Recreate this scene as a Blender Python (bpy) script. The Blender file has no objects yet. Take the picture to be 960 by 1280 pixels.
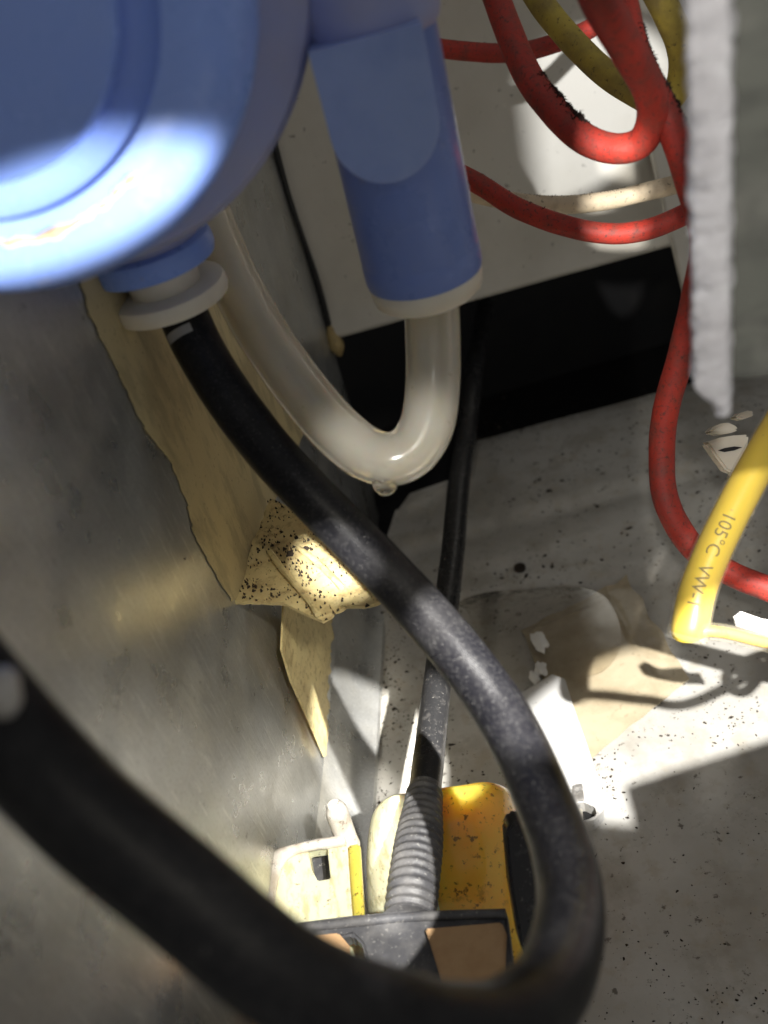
import bpy, bmesh, math, random
import numpy as np
from mathutils import Vector, Matrix, noise
random.seed(7)
sc = bpy.context.scene
COL = sc.collection

# ---------------------------------------------------------------- camera
FPX = 1108.0                      # focal length in pixels of the 960x1280 photograph
PITCH, ROLL, CAMH = math.radians(37), math.atan2(420, 1410), 0.21
fw = Vector((0, math.cos(PITCH), -math.sin(PITCH)))
_r0 = Vector((1, 0, 0)); _u0 = Vector((0, math.sin(PITCH), math.cos(PITCH)))
RT = _r0 * math.cos(ROLL) - _u0 * math.sin(ROLL)
UP = _r0 * math.sin(ROLL) + _u0 * math.cos(ROLL)
CAM = Vector((0, 0, CAMH))
cd = bpy.data.cameras.new('camera'); cam = bpy.data.objects.new('camera', cd); COL.objects.link(cam)
cd.sensor_fit = 'VERTICAL'; cd.sensor_height = 24.0
cd.lens = 12.0 / (640.0 / FPX)
cd.clip_start = 0.004; cd.clip_end = 20
m3 = Matrix((RT, UP, -fw)).transposed()
cam.matrix_world = Matrix.Translation(CAM) @ m3.to_4x4()
cd.dof.use_dof = True; cd.dof.focus_distance = 0.20; cd.dof.aperture_fstop = 10.0
sc.camera = cam

# ---------------------------------------------------------------- light
w = bpy.data.worlds.new('World'); sc.world = w; w.use_nodes = True
bg = w.node_tree.nodes['Background']
bg.inputs[0].default_value = (1.0, 0.985, 0.955, 1); bg.inputs[1].default_value = 0.215

def ray(x, y): return fw + RT * ((x - 480) / FPX) - UP * ((y - 640) / FPX)
def at(x, y, d): return CAM + ray(x, y) * d
def flo(x, y, z=0.0):
    v = ray(x, y); return CAM + v * ((z - CAMH) / v.z)

WA = Vector((-0.0344, 0.1522, 0)); WB = Vector((-0.0008, 0.3030, 0))
wd = (WB - WA).normalized(); WN = Vector((wd.y, -wd.x, 0))
def wal(x, y, off=0.0):
    v = ray(x, y); return CAM + v * (((WA + WN * off) - CAM).dot(WN) / v.dot(WN))
def spot(name, loc, target, deg, watts, radius=0.003, blend=0.15, col=(1, 0.97, 0.92), sx=1.0, sy=1.0, twist=0):
    l = bpy.data.lights.new(name, 'SPOT'); l.energy = watts; l.spot_size = math.radians(deg)
    l.spot_blend = blend; l.shadow_soft_size = radius; l.color = col
    o = bpy.data.objects.new(name, l); COL.objects.link(o); o.location = loc
    q = (Vector(target) - Vector(loc)).to_track_quat('-Z', 'Y')
    o.rotation_euler = (q.to_matrix() @ Matrix.Rotation(math.radians(twist), 3, 'Z')).to_euler()
    o.scale = (sx, sy, 1)
    return o
TORCH = Vector((0.084, -0.04, 0.29))
_tc = (flo(620, 960) - TORCH).normalized(); _th = _tc.cross(Vector((0, 0, 1))).normalized(); _tv = _th.cross(_tc)
def beam(name, az, el, semi_a, semi_b, watts, twist=0, blend=0.08, radius=0.0025, col=(1, 0.97, 0.92)):
    """one beam of the hand torch: aimed by angles about the torch axis, elliptical"""
    d = _tc + _th * math.tan(math.radians(az)) + _tv * math.tan(math.radians(el))
    return spot(name, TORCH, TORCH + d, 2 * semi_a, watts, radius, blend, col, 1.0, semi_b / semi_a, twist)
beam('torch_beam_float', -9.2, -0.2, 4.4, 3.4, 7.0, twist=45)
beam('torch_beam_hose', -4.1, 3.9, 3.8, 3.0, 27.0, twist=95)
beam('torch_beam_floor', 9.0, -3.7, 9.4, 4.3, 11.5, twist=-7, col=(1, 0.985, 0.96))
spot('added_spot_flap', Vector((0.004, -0.012, 0.226)), flo(418, 708, 0.088), 4.6, 10.0, blend=0.15, sx=1.0, sy=0.7, twist=-40)  # extra spot added to light the tape flap, apart from the torch
spot('added_spot_side', Vector((0.05, -0.03, 0.28)), wal(345, 950), 24, 1.9, blend=0.9, sx=1.0, sy=0.6, twist=25, col=(1, 0.93, 0.78), radius=0.01)  # soft spot added in place of bounce light on the left wall
spot('added_spot_tube', Vector((0.004, -0.012, 0.226)), at(497, 552, 0.161), 12, 0.9, blend=0.9, sx=1.0, sy=0.62, twist=-10)  # small added spot that brightens the bend of the clear tube
spot('added_spot_block', Vector((0.0, -0.01, 0.222)), flo(480, 1062, 0.036), 9.5, 3.4, blend=0.2, sx=1.0, sy=0.33, twist=73)  # added spot lifting the left part of the float block
spot('added_spot_wall', Vector((0.10, -0.02, 0.28)), at(718, 140, 0.287), 12, 6.5, blend=0.12, col=(0.94, 0.96, 1.0), sx=1.0, sy=0.62, twist=8)  # added spot that makes the bright patch on the back wall
spot('added_spot_housing', Vector((0.045, -0.025, 0.15)), at(112, 318, 0.098), 17, 3.0, blend=0.4, sx=1.0, sy=0.30, twist=8)  # low spot put in to shape the lit crescent on the housing
spot('added_spot_wire', Vector((0.03, -0.02, 0.27)), at(912, 660, 0.172), 12, 1.6, blend=0.5, sx=1.0, sy=0.22, twist=62)  # narrow spot added along the yellow wire to brighten it
spot('added_spot_loop', Vector((-0.004, -0.01, 0.235)), at(768, 238, 0.187), 8.5, 4.0, blend=0.1, sx=1.0, sy=0.36, twist=90)  # spot added to pick out stretches of the red wires
spot('added_spot_panel', Vector((-0.01, -0.03, 0.25)), at(892, 240, 0.098), 54, 0.6, blend=0.3, sx=1.0, sy=0.12, twist=90)  # tall thin spot added to brighten the foam edge
sc.view_settings.view_transform = 'Standard'; sc.view_settings.look = 'None'
sc.view_settings.exposure = 0.25; sc.view_settings.gamma = 1.0
sc.cycles.use_denoising = True
sc.cycles.max_bounces = 10

# ---------------------------------------------------------------- materials
def mat(name, base, rough=0.5, metal=0.0, layers=(), bump=None, sss=0.0, trans=0.0, ior=1.45, stretch=(1, 1, 1), rvar=0.0,
        coat=0.0, sssr=(0.004, 0.002, 0.001), spec=0.5):
    """layers: (noise scale per metre, low, high, colour, amount, stretch)"""
    m = bpy.data.materials.new(name); m.use_nodes = True
    nt = m.node_tree; N = nt.nodes; L = nt.links
    b = N['Principled BSDF']
    tc = N.new('ShaderNodeTexCoord')
    def nz(scale, st, det=5.0, rg=0.6):
        mp = N.new('ShaderNodeMapping'); mp.inputs['Scale'].default_value = st
        mp.inputs['Location'].default_value = (random.random() * 9, random.random() * 9, random.random() * 9)
        L.new(tc.outputs['Object'], mp.inputs[0])
        n = N.new('ShaderNodeTexNoise'); n.inputs['Scale'].default_value = scale
        n.inputs['Detail'].default_value = det; n.inputs['Roughness'].default_value = rg
        L.new(mp.outputs[0], n.inputs['Vector']); return n.outputs['Fac']
    cur = None
    rgb = N.new('ShaderNodeRGB'); rgb.outputs[0].default_value = (*base, 1); cur = rgb.outputs[0]
    for ly in layers:
        scl, lo, hi, colr, amt = ly[:5]; st = ly[5] if len(ly) > 5 else (1, 1, 1)
        mr = N.new('ShaderNodeMapRange'); mr.inputs['From Min'].default_value = lo; mr.inputs['From Max'].default_value = hi
        mr.inputs['To Max'].default_value = amt; mr.clamp = True
        L.new(nz(scl, st), mr.inputs['Value'])
        mx = N.new('ShaderNodeMix'); mx.data_type = 'RGBA'
        L.new(mr.outputs[0], mx.inputs['Factor']); L.new(cur, mx.inputs['A']); mx.inputs['B'].default_value = (*colr, 1)
        cur = mx.outputs['Result']
    L.new(cur, b.inputs['Base Color'])
    b.inputs['Roughness'].default_value = rough; b.inputs['Metallic'].default_value = metal
    b.inputs['IOR'].default_value = ior; b.inputs['Specular IOR Level'].default_value = spec
    if rvar:
        mr = N.new('ShaderNodeMapRange'); mr.inputs['From Min'].default_value = 0.3; mr.inputs['From Max'].default_value = 0.7
        mr.inputs['To Min'].default_value = rough - rvar; mr.inputs['To Max'].default_value = rough + rvar
        L.new(nz(90, stretch), mr.inputs['Value']); L.new(mr.outputs[0], b.inputs['Roughness'])
    if sss:
        b.inputs['Subsurface Weight'].default_value = sss; b.inputs['Subsurface Radius'].default_value = (1, 0.6, 0.35)
        b.inputs['Subsurface Scale'].default_value = sssr[0]
    if trans: b.inputs['Transmission Weight'].default_value = trans
    if coat: b.inputs['Coat Weight'].default_value = coat; b.inputs['Coat Roughness'].default_value = 0.15
    if bump:
        bs, strength, dist = bump[:3]; st = bump[3] if len(bump) > 3 else (1, 1, 1)
        bp = N.new('ShaderNodeBump'); bp.inputs['Strength'].default_value = strength; bp.inputs['Distance'].default_value = dist
        L.new(nz(bs, st, 8.0, 0.65), bp.inputs['Height']); L.new(bp.outputs[0], b.inputs['Normal'])
    return m

DIRT = (0.05, 0.035, 0.02)
M = {}
M['galv'] = mat('galvanised_steel', (0.56, 0.565, 0.55), 0.34, 0.75,
    layers=[(40, 0.45, 0.75, (0.30, 0.30, 0.29), 0.6), (25, 0.52, 0.72, (0.52, 0.49, 0.38), 0.5),
            (1300, 0.57, 0.66, (0.76, 0.76, 0.72), 0.55, (1, 1, 0.10)), (60, 0.5, 0.7, (0.62, 0.60, 0.53), 0.4, (1, 1, 0.5)), (1500, 0.5, 0.7, (0.36, 0.36, 0.33), 0.5), (260, 0.68, 0.74, DIRT, 0.5)],
    bump=(1100, 0.35, 0.0002, (1, 1, 0.10)), rvar=0.12)
M['paint'] = mat('cream_enamel', (0.53, 0.515, 0.475), 0.32, 0,
    layers=[(22, 0.40, 0.70, (0.31, 0.285, 0.235), 0.65), (70, 0.52, 0.70, (0.25, 0.215, 0.16), 0.5), (180, 0.55, 0.66, (0.42, 0.37, 0.29), 0.5),
            (420, 0.64, 0.70, DIRT, 0.75), (1300, 0.66, 0.71, (0.09, 0.07, 0.05), 0.7)],
    bump=(250, 0.25, 0.0003), rvar=0.12)
M['railpaint'] = mat('white_enamel', (0.64, 0.63, 0.60), 0.35, 0, layers=[(120, 0.5, 0.7, (0.55, 0.50, 0.40), 0.5), (900, 0.64, 0.7, DIRT, 0.6)], bump=(400, 0.2, 0.0002))
M['backpaint'] = mat('beige_enamel', (0.58, 0.55, 0.48), 0.45, 0,
    layers=[(30, 0.45, 0.75, (0.44, 0.41, 0.34), 0.6), (350, 0.66, 0.72, DIRT, 0.6)],
    bump=(1500, 0.35, 0.0002), rvar=0.08)
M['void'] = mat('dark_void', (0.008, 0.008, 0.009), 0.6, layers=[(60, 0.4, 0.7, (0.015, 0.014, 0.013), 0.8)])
M['tape'] = mat('aged_tape', (0.52, 0.43, 0.24), 0.45, 0,
    layers=[(45, 0.42, 0.68, (0.60, 0.50, 0.26), 0.8, (1, 1, 0.5)), (170, 0.50, 0.60, (0.30, 0.245, 0.14), 0.55, (1, 1, 0.40)), (70, 0.55, 0.7, (0.27, 0.22, 0.13), 0.6, (1, 1, 0.5)),
            (900, 0.62, 0.68, (0.18, 0.13, 0.07), 0.5)],
    bump=(150, 0.2, 0.0006, (1, 1, 0.3)))
M['felt'] = mat('dirty_yellow_tape', (0.66, 0.54, 0.27), 0.55, 0,
    layers=[(90, 0.45, 0.7, (0.45, 0.34, 0.16), 0.7), (420, 0.52, 0.66, (0.30, 0.21, 0.09), 0.6), (900, 0.61, 0.68, (0.10, 0.07, 0.03), 0.6)],
    bump=(300, 0.5, 0.0006), sss=0.1)
M['blue'] = mat('blue_plastic', (0.235, 0.365, 0.83), 0.28, 0,
    layers=[(35, 0.45, 0.75, (0.27, 0.39, 0.82), 0.7), (25, 0.5, 0.7, (0.15, 0.29, 0.88), 0.6), (90, 0.66, 0.74, (0.40, 0.32, 0.22), 0.35)],
    bump=(140, 0.12, 0.0004), sss=0.1, sssr=(0.002,), rvar=0.08)
M['bluerim'] = mat('hazy_blue_plastic', (0.36, 0.40, 0.66), 0.45, 0,
    layers=[(50, 0.42, 0.7, (0.45, 0.44, 0.55), 0.6)], bump=(160, 0.1, 0.0004), sss=0.3, sssr=(0.003,))
M['bluepad'] = mat('worn_blue_plastic', (0.31, 0.41, 0.72), 0.35, 0, layers=[(80, 0.45, 0.7, (0.19, 0.28, 0.60), 0.6)], bump=(160, 0.1, 0.0004), sss=0.3, sssr=(0.003,))
M['bluepipe'] = mat('deep_blue_plastic', (0.17, 0.25, 0.58), 0.3, 0, layers=[(45, 0.45, 0.75, (0.24, 0.30, 0.55), 0.6), (120, 0.66, 0.74, (0.35, 0.30, 0.25), 0.3)], bump=(140, 0.15, 0.0004), sss=0.1, sssr=(0.002,), rvar=0.08)
M['white'] = mat('ivory_plastic', (0.78, 0.72, 0.60), 0.35, 0, layers=[(120, 0.5, 0.75, (0.60, 0.53, 0.40), 0.5)], bump=(400, 0.1, 0.0002), sss=0.2, sssr=(0.002,))
M['crust'] = mat('limescale', (0.62, 0.50, 0.34), 0.8, 0, layers=[(500, 0.4, 0.65, (0.40, 0.28, 0.16), 0.8)], bump=(900, 0.8, 0.0008))
M['silicone'] = mat('clear_silicone', (0.95, 0.90, 0.78), 0.17, 0, layers=[(80, 0.45, 0.75, (0.85, 0.75, 0.52), 0.5), (600, 0.66, 0.72, (0.35, 0.28, 0.16), 0.4)],
    trans=0.68, sss=0.15, sssr=(0.004,), ior=1.4, coat=0.3, bump=(100, 0.08, 0.0004))
M['water'] = mat('water', (1, 1, 1), 0.02, 0, trans=1.0, ior=1.33)
M['rubber'] = mat('black_rubber', (0.005, 0.005, 0.0065), 0.34, 0, spec=0.25,
    layers=[(1600, 0.52, 0.72, (0.045, 0.044, 0.043), 0.45), (60, 0.5, 0.75, (0.02, 0.0195, 0.0195), 0.8), (2600, 0.62, 0.72, (0.20, 0.195, 0.185), 0.45), (500, 0.5, 0.75, (0.05, 0.049, 0.048), 0.1)],
    bump=(1800, 0.35, 0.00015), rvar=0.1)
M['blackpl'] = mat('black_plastic', (0.02, 0.02, 0.021), 0.3, 0,
    layers=[(400, 0.55, 0.70, (0.09, 0.085, 0.08), 0.6), (1500, 0.62, 0.68, (0.2, 0.19, 0.17), 0.6)], bump=(900, 0.3, 0.0002), rvar=0.1)
M['greypl'] = mat('dusty_dark_plastic', (0.07, 0.07, 0.075), 0.45, 0,
    layers=[(200, 0.4, 0.7, (0.16, 0.155, 0.15), 0.8), (1400, 0.60, 0.68, (0.3, 0.29, 0.27), 0.6)], bump=(900, 0.5, 0.0003))
M['amber'] = mat('amber_plastic', (1.0, 0.55, 0.08), 0.25, 0,
    layers=[(60, 0.45, 0.7, (0.95, 0.40, 0.035), 0.7), (260, 0.60, 0.68, (0.40, 0.25, 0.05), 0.6), (700, 0.58, 0.66, (0.10, 0.055, 0.015), 0.8)],
    sss=0.85, sssr=(0.02,), bump=(300, 0.25, 0.0004), coat=0.3)
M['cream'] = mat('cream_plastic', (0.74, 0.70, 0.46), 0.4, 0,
    layers=[(80, 0.45, 0.7, (0.62, 0.60, 0.42), 0.7), (450, 0.50, 0.64, (0.36, 0.32, 0.16), 0.65, (1, 0.4, 1)), (900, 0.62, 0.68, (0.12, 0.09, 0.04), 0.75)], sss=0.4, sssr=(0.004,), bump=(500, 0.4, 0.0004))  # tray colour, and painted light on the float block
M['whitedirty'] = mat('grimy_white_plastic', (0.62, 0.59, 0.54), 0.5, 0,
    layers=[(200, 0.45, 0.66, (0.40, 0.34, 0.27), 0.8), (900, 0.60, 0.68, (0.15, 0.12, 0.09), 0.7)], bump=(700, 0.5, 0.0005))
M['tan'] = mat('tan_board', (0.52, 0.33, 0.17), 0.75, 0, layers=[(300, 0.45, 0.7, (0.42, 0.25, 0.12), 0.6)], bump=(1200, 0.4, 0.0003))
M['red'] = mat('red_wire_sleeve', (0.50, 0.045, 0.028), 0.55, 0,
    layers=[(60, 0.42, 0.7, (0.28, 0.03, 0.022), 0.85), (300, 0.48, 0.68, (0.17, 0.06, 0.045), 0.6), (1500, 0.55, 0.66, (0.07, 0.035, 0.03), 0.75)], bump=(1500, 0.5, 0.0003), sss=0.1, sssr=(0.002,))
M['olive'] = mat('dusty_yellow_wire', (0.52, 0.40, 0.07), 0.6, 0,
    layers=[(120, 0.42, 0.68, (0.20, 0.15, 0.06), 0.8), (900, 0.6, 0.68, (0.08, 0.06, 0.03), 0.7)], bump=(1200, 0.5, 0.0003))
M['creamwire'] = mat('cream_wire', (0.74, 0.62, 0.44), 0.6, 0,
    layers=[(150, 0.45, 0.68, (0.35, 0.27, 0.18), 0.7), (900, 0.6, 0.68, (0.10, 0.07, 0.05), 0.6)], bump=(1200, 0.5, 0.0003))
M['yellow'] = mat('yellow_wire', (0.78, 0.56, 0.055), 0.38, 0,
    layers=[(70, 0.5, 0.75, (0.74, 0.50, 0.08), 0.5), (700, 0.64, 0.70, (0.40, 0.28, 0.08), 0.5)], bump=(500, 0.15, 0.0002), sss=0.15, sssr=(0.002,))
M['sleeve'] = mat('clear_heat_shrink', (0.92, 0.84, 0.58), 0.12, 0, trans=0.92, ior=1.25, bump=(250, 0.15, 0.0004))
_sl = M['sleeve']; _nt = _sl.node_tree; _tr = _nt.nodes.new('ShaderNodeBsdfTransparent'); _mx = _nt.nodes.new('ShaderNodeMixShader')
_pb = _nt.nodes['Principled BSDF']; _pb.inputs['Transmission Weight'].default_value = 0.0; _pb.inputs['Roughness'].default_value = 0.2
_lw = _nt.nodes.new('ShaderNodeLayerWeight'); _lw.inputs[0].default_value = 0.35
_mr = _nt.nodes.new('ShaderNodeMapRange'); _mr.inputs['To Min'].default_value = 0.03; _mr.inputs['To Max'].default_value = 0.22
_nt.links.new(_lw.outputs['Facing'], _mr.inputs['Value']); _nt.links.new(_mr.outputs[0], _mx.inputs[0])
_nt.links.new(_tr.outputs[0], _mx.inputs[1]); _nt.links.new(_pb.outputs[0], _mx.inputs[2]); _nt.links.new(_mx.outputs[0], _nt.nodes['Material Output'].inputs['Surface'])
M['browncore'] = mat('singed_yellow_wire', (0.72, 0.50, 0.10), 0.5, 0, layers=[(130, 0.5, 0.62, (0.22, 0.10, 0.03), 0.9)])
M['ink'] = mat('grey_ink', (0.24, 0.18, 0.05), 0.6)
M['mark'] = mat('grey_print', (0.30, 0.30, 0.30), 0.5)
M['foam'] = mat('grey_foam_edge', (0.60, 0.585, 0.60), 0.9, 0, layers=[(120, 0.45, 0.7, (0.46, 0.44, 0.45), 0.6), (350, 0.6, 0.7, (0.8, 0.8, 0.8), 0.6)], bump=(220, 1.0, 0.0015))
M['panel'] = mat('grey_green_panel', (0.11, 0.112, 0.095), 0.5, 0, layers=[(70, 0.45, 0.7, (0.05, 0.05, 0.045), 0.9, (1, 1, 3)), (90, 0.52, 0.72, (0.20, 0.195, 0.17), 0.6)], bump=(300, 0.3, 0.0006))
M['dirt'] = mat('dirt_crumb', (0.035, 0.026, 0.018), 0.9)
M['lint'] = mat('dust_lint', (0.05, 0.03, 0.025), 0.95)
M['bead'] = mat('black_sealant', (0.012, 0.012, 0.012), 0.5, bump=(600, 0.6, 0.0006))
M['glue'] = mat('yellow_glue', (0.40, 0.30, 0.13), 0.5, layers=[(500, 0.5, 0.65, (0.2, 0.14, 0.06), 0.7)], bump=(500, 0.6, 0.0006))
M['patch'] = mat('stained_paper_tape', (0.52, 0.44, 0.30), 0.22, 0,
    layers=[(70, 0.42, 0.66, (0.34, 0.27, 0.17), 0.7), (500, 0.60, 0.68, (0.30, 0.24, 0.16), 0.5)], bump=(150, 0.5, 0.0006), coat=0.4)
M['film'] = mat('water_film', (0.9, 0.85, 0.75), 0.03, 0, bump=(60, 0.15, 0.0006))
_nt = M['film'].node_tree; _N = _nt.nodes; _tr = _N.new('ShaderNodeBsdfTransparent'); _tr.inputs[0].default_value = (0.985, 0.975, 0.955, 1)
_gl = _N.new('ShaderNodeBsdfGlossy'); _gl.inputs['Roughness'].default_value = 0.05; _fr = _N.new('ShaderNodeFresnel'); _fr.inputs[0].default_value = 1.38
_mx = _N.new('ShaderNodeMixShader'); _bpn = [n for n in _N if n.type == 'BUMP'][0]
_nt.links.new(_bpn.outputs[0], _gl.inputs['Normal']); _nt.links.new(_bpn.outputs[0], _fr.inputs['Normal'])
_nt.links.new(_fr.outputs[0], _mx.inputs[0]); _nt.links.new(_tr.outputs[0], _mx.inputs[1]); _nt.links.new(_gl.outputs[0], _mx.inputs[2]); _nt.links.new(_mx.outputs[0], _N['Material Output'].inputs['Surface'])
M['steel'] = mat('dull_steel', (0.5, 0.48, 0.45), 0.45, 0.8, layers=[(300, 0.5, 0.7, (0.3, 0.27, 0.22), 0.6)], bump=(400, 0.6, 0.001))
M['residue'] = mat('white_residue', (0.75, 0.73, 0.68), 0.3, 0, bump=(400, 0.8, 0.0006), coat=0.5)

# ---------------------------------------------------------------- object helpers
def finish(name, bm, material, parent=None, smooth=True, kind=None, label=None, cat=None, group=None, bevel=0.0, sub=0, sharp=40):
    me = bpy.data.meshes.new(name)
    bmesh.ops.recalc_face_normals(bm, faces=bm.faces)
    if bevel:
        bmesh.ops.bevel(bm, geom=[e for e in bm.edges if e.is_manifold and e.calc_face_angle(0) > 0.6], offset=bevel, segments=2, affect='EDGES', clamp_overlap=True)
    lo = Vector([min(v.co[i] for v in bm.verts) for i in range(3)]); hi = Vector([max(v.co[i] for v in bm.verts) for i in range(3)])
    o0 = Vector(((lo.x + hi.x) / 2, (lo.y + hi.y) / 2, lo.z))
    bmesh.ops.translate(bm, verts=bm.verts, vec=-o0)
    for f in bm.faces: f.smooth = smooth
    bm.to_mesh(me); bm.free()
    if smooth:
        try: me.set_sharp_from_angle(angle=math.radians(sharp))
        except Exception: pass
    me.materials.append(M[material] if isinstance(material, str) else material)
    o = bpy.data.objects.new(name, me); COL.objects.link(o)
    if parent is not None:
        o.parent = parent
        base = parent.matrix_basis.translation.copy(); pp = parent.parent
        while pp is not None: base += pp.matrix_basis.translation; pp = pp.parent
        o.location = o0 - base
    else: o.location = o0
    if sub:
        md = o.modifiers.new('sub', 'SUBSURF'); md.levels = sub; md.render_levels = sub
    tag(o, label, cat, group, kind)
    return o

def tag(o, label=None, cat=None, group=None, kind=None):
    if label: o['label'] = label
    if cat: o['category'] = cat
    if group: o['group'] = group
    if kind: o['kind'] = kind
    return o

def thing(name, loc, label, cat, group=None):
    o = bpy.data.objects.new(name, None); COL.objects.link(o); o.location = loc; o.empty_display_size = 0.01
    return tag(o, label, cat, group)

def spline(pts, n=14):
    """Catmull-Rom through tuples of any length"""
    P = [np.array(p, float) for p in pts]
    P = [2 * P[0] - P[1]] + P + [2 * P[-1] - P[-2]]
    out = []
    for i in range(1, len(P) - 2):
        for k in range(n):
            t = k / n; a, b, c, d = P[i - 1], P[i], P[i + 1], P[i + 2]
            out.append(0.5 * ((2 * b) + (-a + c) * t + (2 * a - 5 * b + 4 * c - d) * t * t + (-a + 3 * b - 3 * c + d) * t ** 3))
    out.append(P[-2]); return out

class Path:
    """pixel/depth control points -> 3D centre line with frames; e1 turns to the camera"""
    def __init__(s, pts, n=14, pix=True):
        raw = spline(pts, n)
        s.p = [at(q[0], q[1], q[2]) if pix else Vector(q[:3]) for q in raw]
        s.x = [q[3] if len(q) > 3 else 1.0 for q in raw]
        s.len = [0.0]
        for a, b in zip(s.p, s.p[1:]): s.len.append(s.len[-1] + (b - a).length)
        s.t = []
        for i in range(len(s.p)):
            s.t.append((s.p[min(i + 1, len(s.p) - 1)] - s.p[max(i - 1, 0)]).normalized())
        s.e1 = []; s.e2 = []
        for i, (p, t) in enumerate(zip(s.p, s.t)):
            v = CAM - p; v = v - t * v.dot(t)
            if s.e1 and v.length < 1e-4: v = s.e1[-1]
            v.normalize(); s.e1.append(v); s.e2.append(t.cross(v).normalized())
    def at(s, l):
        i = min(max(int(np.searchsorted(s.len, l)) - 1, 0), len(s.p) - 2)
        f = (l - s.len[i]) / max(s.len[i + 1] - s.len[i], 1e-9); f = min(max(f, 0), 1)
        L = lambda a: a[i].lerp(a[i + 1], f)
        return L(s.p), L(s.t).normalized(), L(s.e1).normalized(), L(s.e2).normalized()
    def near(s, px, py):
        best = min(range(len(s.p)), key=lambda i: (proj(s.p[i])[0] - px) ** 2 + (proj(s.p[i])[1] - py) ** 2)
        return s.len[best]

def proj(p):
    q = Vector(p) - CAM; d = q.dot(fw); return 480 + FPX * q.dot(RT) / d, 640 - FPX * q.dot(UP) / d, d

def tube_bm(path, r, sides=20, wob=0.0, cap=True, rfun=None):
    bm = bmesh.new(); rings = []
    for i, p in enumerate(path.p):
        rr = r * path.x[i]
        if rfun: rr = rfun(path.len[i]) * path.x[i]
        ring = []
        for k in range(sides):
            a = 2 * math.pi * k / sides
            rad = rr
            if wob: rad *= 1 + wob * noise.noise(Vector((p.x * 220, p.y * 220 + k * 0.9, p.z * 220)))
            ring.append(bm.verts.new(p + path.e1[i] * (math.cos(a) * rad) + path.e2[i] * (math.sin(a) * rad)))
        rings.append(ring)
    for A, B in zip(rings, rings[1:]):
        for k in range(sides): bm.faces.new((A[k], A[(k + 1) % sides], B[(k + 1) % sides], B[k]))
    if cap:
        bm.faces.new(rings[0][::-1]); bm.faces.new(rings[-1])
    return bm

def lathe_bm(c, axis, prof, seg=64, close=True):
    """prof: (radius, height along axis)"""
    bm = bmesh.new(); ax = Vector(axis).normalized()
    a = ax.orthogonal().normalized(); b = ax.cross(a); rings = []
    for r, h in prof:
        if r < 1e-7: rings.append([bm.verts.new(Vector(c) + ax * h)])
        else: rings.append([bm.verts.new(Vector(c) + ax * h + (a * math.cos(2 * math.pi * k / seg) + b * math.sin(2 * math.pi * k / seg)) * r) for k in range(seg)])
    for A, B in zip(rings, rings[1:]):
        for k in range(seg):
            k2 = (k + 1) % seg
            if len(A) == 1: bm.faces.new((A[0], B[k], B[k2]))
            elif len(B) == 1: bm.faces.new((A[k], A[k2], B[0]))
            else: bm.faces.new((A[k], A[k2], B[k2], B[k]))
    if len(rings[0]) > 1: bm.faces.new(rings[0][::-1])
    if len(rings[-1]) > 1: bm.faces.new(rings[-1])
    return bm

def sheet_bm(loops, off):
    """outline loops (first outer, others holes), 3D points near one plane, thickened by vector off"""
    bm = bmesh.new(); edges = []
    for lp in loops:
        vs = [bm.verts.new(p) for p in lp]
        for i in range(len(vs)): edges.append(bm.edges.new((vs[i], vs[(i + 1) % len(vs)])))
    bmesh.ops.triangle_fill(bm, use_beauty=True, use_dissolve=False, edges=edges)
    r = bmesh.ops.extrude_face_region(bm, geom=list(bm.faces))
    bmesh.ops.translate(bm, verts=[g for g in r['geom'] if isinstance(g, bmesh.types.BMVert)], vec=off)
    return bm

def box_bm(c, ax, ay, az, bm=None):
    """box centred at c with half vectors"""
    bm = bm or bmesh.new()
    v = [bm.verts.new(Vector(c) + ax * i + ay * j + az * k) for k in (-1, 1) for j in (-1, 1) for i in (-1, 1)]
    for f in ((0, 2, 3, 1), (4, 5, 7, 6), (0, 1, 5, 4), (2, 6, 7, 3), (0, 4, 6, 2), (1, 3, 7, 5)): bm.faces.new([v[i] for i in f])
    return bm

def rough_line(pts, step=3.0, amp=1.5, seed=0, close=True):
    """pixel outline refined with an uneven edge"""
    out = []; n = len(pts)
    for i in range(n if close else n - 1):
        a, b = pts[i], pts[(i + 1) % n]; d = math.hypot(b[0] - a[0], b[1] - a[1]); k = max(1, int(d / step))
        for j in range(k):
            t = j / k; x = a[0] + (b[0] - a[0]) * t; y = a[1] + (b[1] - a[1]) * t
            e = amp * (noise.noise(Vector((x * 0.09, y * 0.09, seed))) + 0.5 * noise.noise(Vector((x * 0.35, y * 0.35, seed + 3))))
            out.append((x + e, y + e * 0.6))
    return out

# ---------------------------------------------------------------- structure: walls, floor, cavity
Z = Vector((0, 0, 1))

# left wall: fine grid with faint waviness
bm = bmesh.new(); nu, nv = 90, 70; G = []
for i in range(nu + 1):
    row = []
    for j in range(nv + 1):
        s = -0.20 + (0.1545 + 0.20) * i / nu; z = -0.02 + 0.34 * j / nv
        n_ = 0.0002 * noise.noise(Vector((s * 30, z * 22, 1))) - (0.002 * max(0, (0.02 - z) / 0.04))
        row.append(bm.verts.new(WA + wd * s + Z * z + WN * n_))
    G.append(row)
for i in range(nu):
    for j in range(nv): bm.faces.new((G[i][j], G[i + 1][j], G[i + 1][j + 1], G[i][j + 1]))
r = bmesh.ops.extrude_face_region(bm, geom=list(bm.faces))
bmesh.ops.translate(bm, verts=[g for g in r['geom'] if isinstance(g, bmesh.types.BMVert)], vec=-WN * 0.0012)
finish('wall_left', bm, 'galv', kind='structure')
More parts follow.
